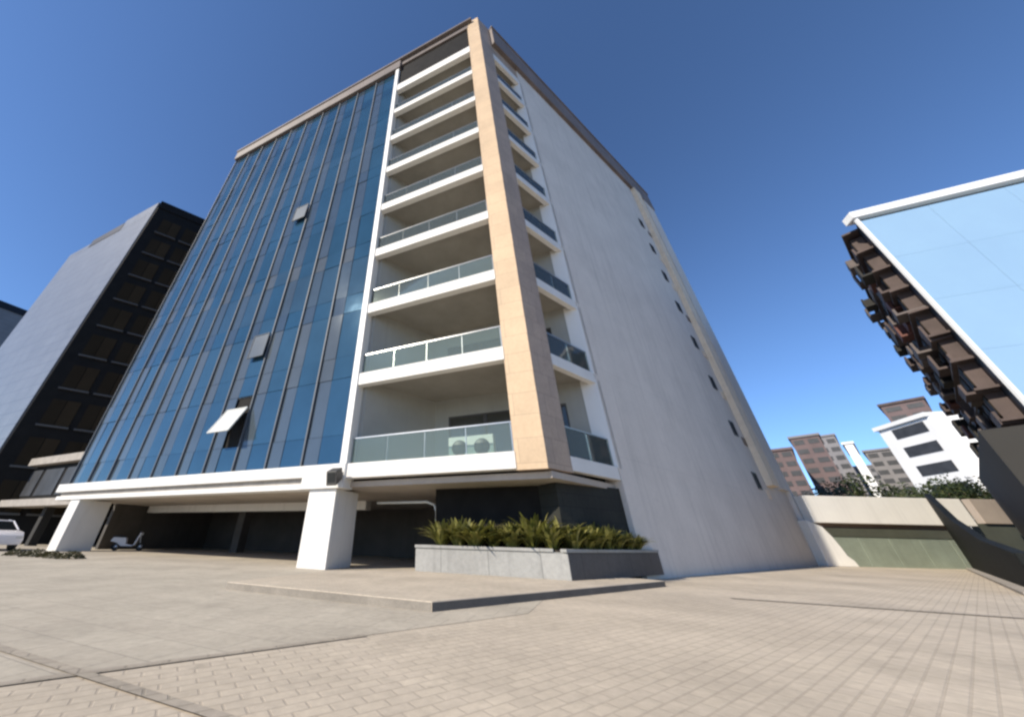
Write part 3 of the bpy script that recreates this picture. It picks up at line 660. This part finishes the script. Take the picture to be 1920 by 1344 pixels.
# ------------------------------------------------------------------ white car at the left edge
def car(loc, head, label):
    r = thing('parked_car', loc, label, 'car'); a = math.radians(head)
    fx = Vector((math.sin(a), math.cos(a), 0)); fy = Vector((-fx.y, fx.x, 0)); L = Vector(loc)
    P = lambda x, y, z: L+fx*x+fy*y+Z*z
    prof = [(-2.1,.45,.62),(-2.12,.85,.75),(-1.95,.98,.80),(-1.2,1.03,.84),(0,1.02,.86),(.9,.98,.85),(1.7,.88,.80),(2.08,.72,.70),(2.12,.42,.62)]
    m = MB(); vs = []
    for (x, zt, hw) in prof:
        vs += [P(x,-hw,.28), P(x,-hw*1.02,.55 if zt > .55 else .36), P(x,-hw*.94,zt), P(x,hw*.94,zt), P(x,hw*1.02,.55 if zt > .55 else .36), P(x,hw,.28)]
    n = 6; fs_ = []
    for i in range(len(prof)-1):
        for k in range(n): fs_.append((i*n+k, i*n+(k+1) % n, (i+1)*n+(k+1) % n, (i+1)*n+k))
    fs_ += [tuple(range(n)), tuple(range(len(vs)-n, len(vs)))[::-1]]
    m.add(vs, fs_, True); body = m.build('body', M['car_paint'], r, .03)
    def cab(prof2, nm, mt, g):
        m = MB(); vs = []
        for (x, z, hw) in prof2: vs += [P(x,-hw-g,z), P(x,hw+g,z)]
        return m, vs
    cb = [(-1.75,1.0,.74),(-1.25,1.40,.60),(-.2,1.46,.60),(.35,1.40,.58),(1.0,.98,.72)]
    poly = [P(x,-hw,z) for x, z, hw in cb]; poly2 = [P(x,hw,z) for x, z, hw in cb]
    m = MB(); n = len(cb); m.add(poly+poly2, [tuple(range(n)), tuple(range(n,2*n))[::-1]]+[(i,i+1,n+i+1,n+i) for i in range(n-1)]+[(n-1,0,n,2*n-1)]); m.build('cabin', M['car_glass'], r, .02)
    m = MB(); rf = [(-1.22,1.42),(-.2,1.49),(.36,1.43)]
    a1 = [P(x,-.60,z) for x, z in rf]+[P(x,.60,z) for x, z in rf[::-1]]; m.extrude([q-Z*.04 for q in a1], Z*.05); m.build('roof', M['car_paint'], r, .02)
    m = MB()
    for sg in (-1,1):
        for (xa,za,ha,xb,zb,hb) in ((.36,1.42,.59,1.0,.99,.73),(-1.24,1.41,.61,-1.75,1.0,.75),(-.3,1.47,.61,-.3,1.0,.77)):
            m.tube([P(xa,sg*ha,za), P(xb,sg*hb,zb)], .04, 6)
    m.build('pillar', M['car_paint'], r)
    for x in (-1.3,1.32):
        for sg in (-1,1):
            w = MB().lathe(P(x,sg*.60,.31), fy*sg, [(0,.0),(0,.29),(.03,.315),(.17,.315),(.20,.29),(.20,.20)], 24).build('wheel', M['tyre'], r)
            MB().lathe(P(x,sg*.60,.31), fy*sg, [(.17,.21),(.195,.19),(.18,.06),(.20,.0)], 16).build('rim', M['rim'], w)
    for sg in (-1,1):
        MB().box(P(2.0,sg*.52,0), fx, fy, 0, .11, -.14, .14, .58, .72).build('headlight', M['headlamp'], r, .02)
        MB().box(P(-2.14,sg*.55,0), fx, fy, 0, .1, -.14, .14, .62, .80).build('tail_light', M['red_lamp'], r, .02)
    return r
car((-23.9,20.7,.01), 112, 'white parked car at the left edge in front of the podium')

# ------------------------------------------------------------------ white scooter at the garage mouth
sl_ = Vector((-18.1,23.45,.012)); sk = thing('motor_scooter', sl_, 'small white motor scooter parked at the mouth of the dark garage', 'scooter')
a = math.radians(66); fx = Vector((math.sin(a), math.cos(a), 0)); fy = Vector((-fx.y, fx.x, 0))
Q = lambda x, y, z: sl_+fx*x+fy*y+Z*z
for x in (-.6,.62):
    w = MB().lathe(Q(x,-.05,.22), fy, [(0,.13),(0,.19),(.02,.22),(.08,.22),(.10,.19),(.10,.13)], 20).build('wheel', M['tyre'], sk)
    MB().lathe(Q(x,-.03,.22), fy, [(0,0),(0,.135),(.06,.135),(.06,0)], 14).build('rim', M['rim'], w)
m = MB(); m.extrude([Q(-.95,-.16,.5), Q(-.85,-.16,.72), Q(-.2,-.16,.70), Q(-.12,-.16,.36), Q(.25,-.16,.30), Q(.25,-.16,.24), Q(-.35,-.16,.24), Q(-.6,-.16,.42)], fy*.32); m.build('body', M['car_paint'], sk, .05)
m = MB(); m.extrude([Q(.25,-.2,.28), Q(.33,-.2,.26), Q(.50,-.2,.98), Q(.42,-.2,1.0)], fy*.4); m.build('front_shield', M['car_paint'], sk, .03)
m = MB(); m.extrude([Q(-.9,-.14,.73), Q(-.85,-.14,.82), Q(-.3,-.14,.80), Q(-.2,-.14,.71)], fy*.28); m.build('seat', M['black'], sk, .04)
m = MB(); m.tube([Q(.62,0,.22), Q(.50,0,.6), Q(.44,0,1.0)], .03); m.build('fork', M['rim'], sk)
m = MB(); m.tube([Q(.36,-.32,1.06), Q(.44,0,1.02), Q(.36,.32,1.06)], .02); m.build('handlebar', M['black'], sk)
m = MB(); m.lathe(Q(.50,0,.92), fx, [(-.05,.09),(.04,.09),(.06,.06),(.065,0)], 14); m.build('headlight', M['headlamp'], sk)

# ------------------------------------------------------------------ light
w = bpy.data.worlds.new('World'); sc.world = w; w.use_nodes = True
nt = w.node_tree; bg = nt.nodes['Background']
sky = nt.nodes.new('ShaderNodeTexSky'); sky.sky_type = 'NISHITA'; sky.sun_disc = False
sky.sun_elevation = SUN_EL; sky.sun_rotation = math.atan2(SUN_DIR.x, SUN_DIR.y)
sky.air_density = .8; sky.dust_density = .1; sky.ozone_density = 7; sky.altitude = 200
nt.links.new(sky.outputs[0], bg.inputs['Color']); bg.inputs['Strength'].default_value = .15
ld = bpy.data.lights.new('sun', 'SUN'); ld.energy = 5.0; ld.angle = math.radians(.53); ld.color = (1, .90, .75)
lo = bpy.data.objects.new('sun', ld); COL.objects.link(lo)
d = -(SUN_DIR*math.cos(SUN_EL)+Z*math.sin(SUN_EL)); lo.rotation_euler = d.to_track_quat('-Z', 'Y').to_euler(); lo.location = (-30,-20,40)

# ------------------------------------------------------------------ camera
cd = bpy.data.cameras.new('camera'); co = bpy.data.objects.new('camera', cd); COL.objects.link(co)
Rv = Vector((.99972812,-.01131522,.02038767)); Uv = Vector((-.02331719,-.4851418,.87412456)); Fv = Vector((0,.87436228,.48527374))
co.matrix_world = Matrix(((Rv.x,Uv.x,-Fv.x,0),(Rv.y,Uv.y,-Fv.y,0),(Rv.z,Uv.z,-Fv.z,HC),(0,0,0,1)))
cd.sensor_fit = 'HORIZONTAL'; cd.sensor_width = 36; cd.lens = 610.565/1920*36; cd.shift_x = (960-796.93)/1920
cd.clip_start = .05; cd.clip_end = 3000
sc.camera = co
vs_ = sc.view_settings; vs_.view_transform = 'Standard'; vs_.look = 'None'; vs_.exposure = .36; vs_.gamma = 1
sc.render.engine = 'CYCLES'
sc.cycles.max_bounces = 8; sc.cycles.transparent_max_bounces = 12
sc.cycles.use_denoising = True
sc.cycles.filter_width = 2.5
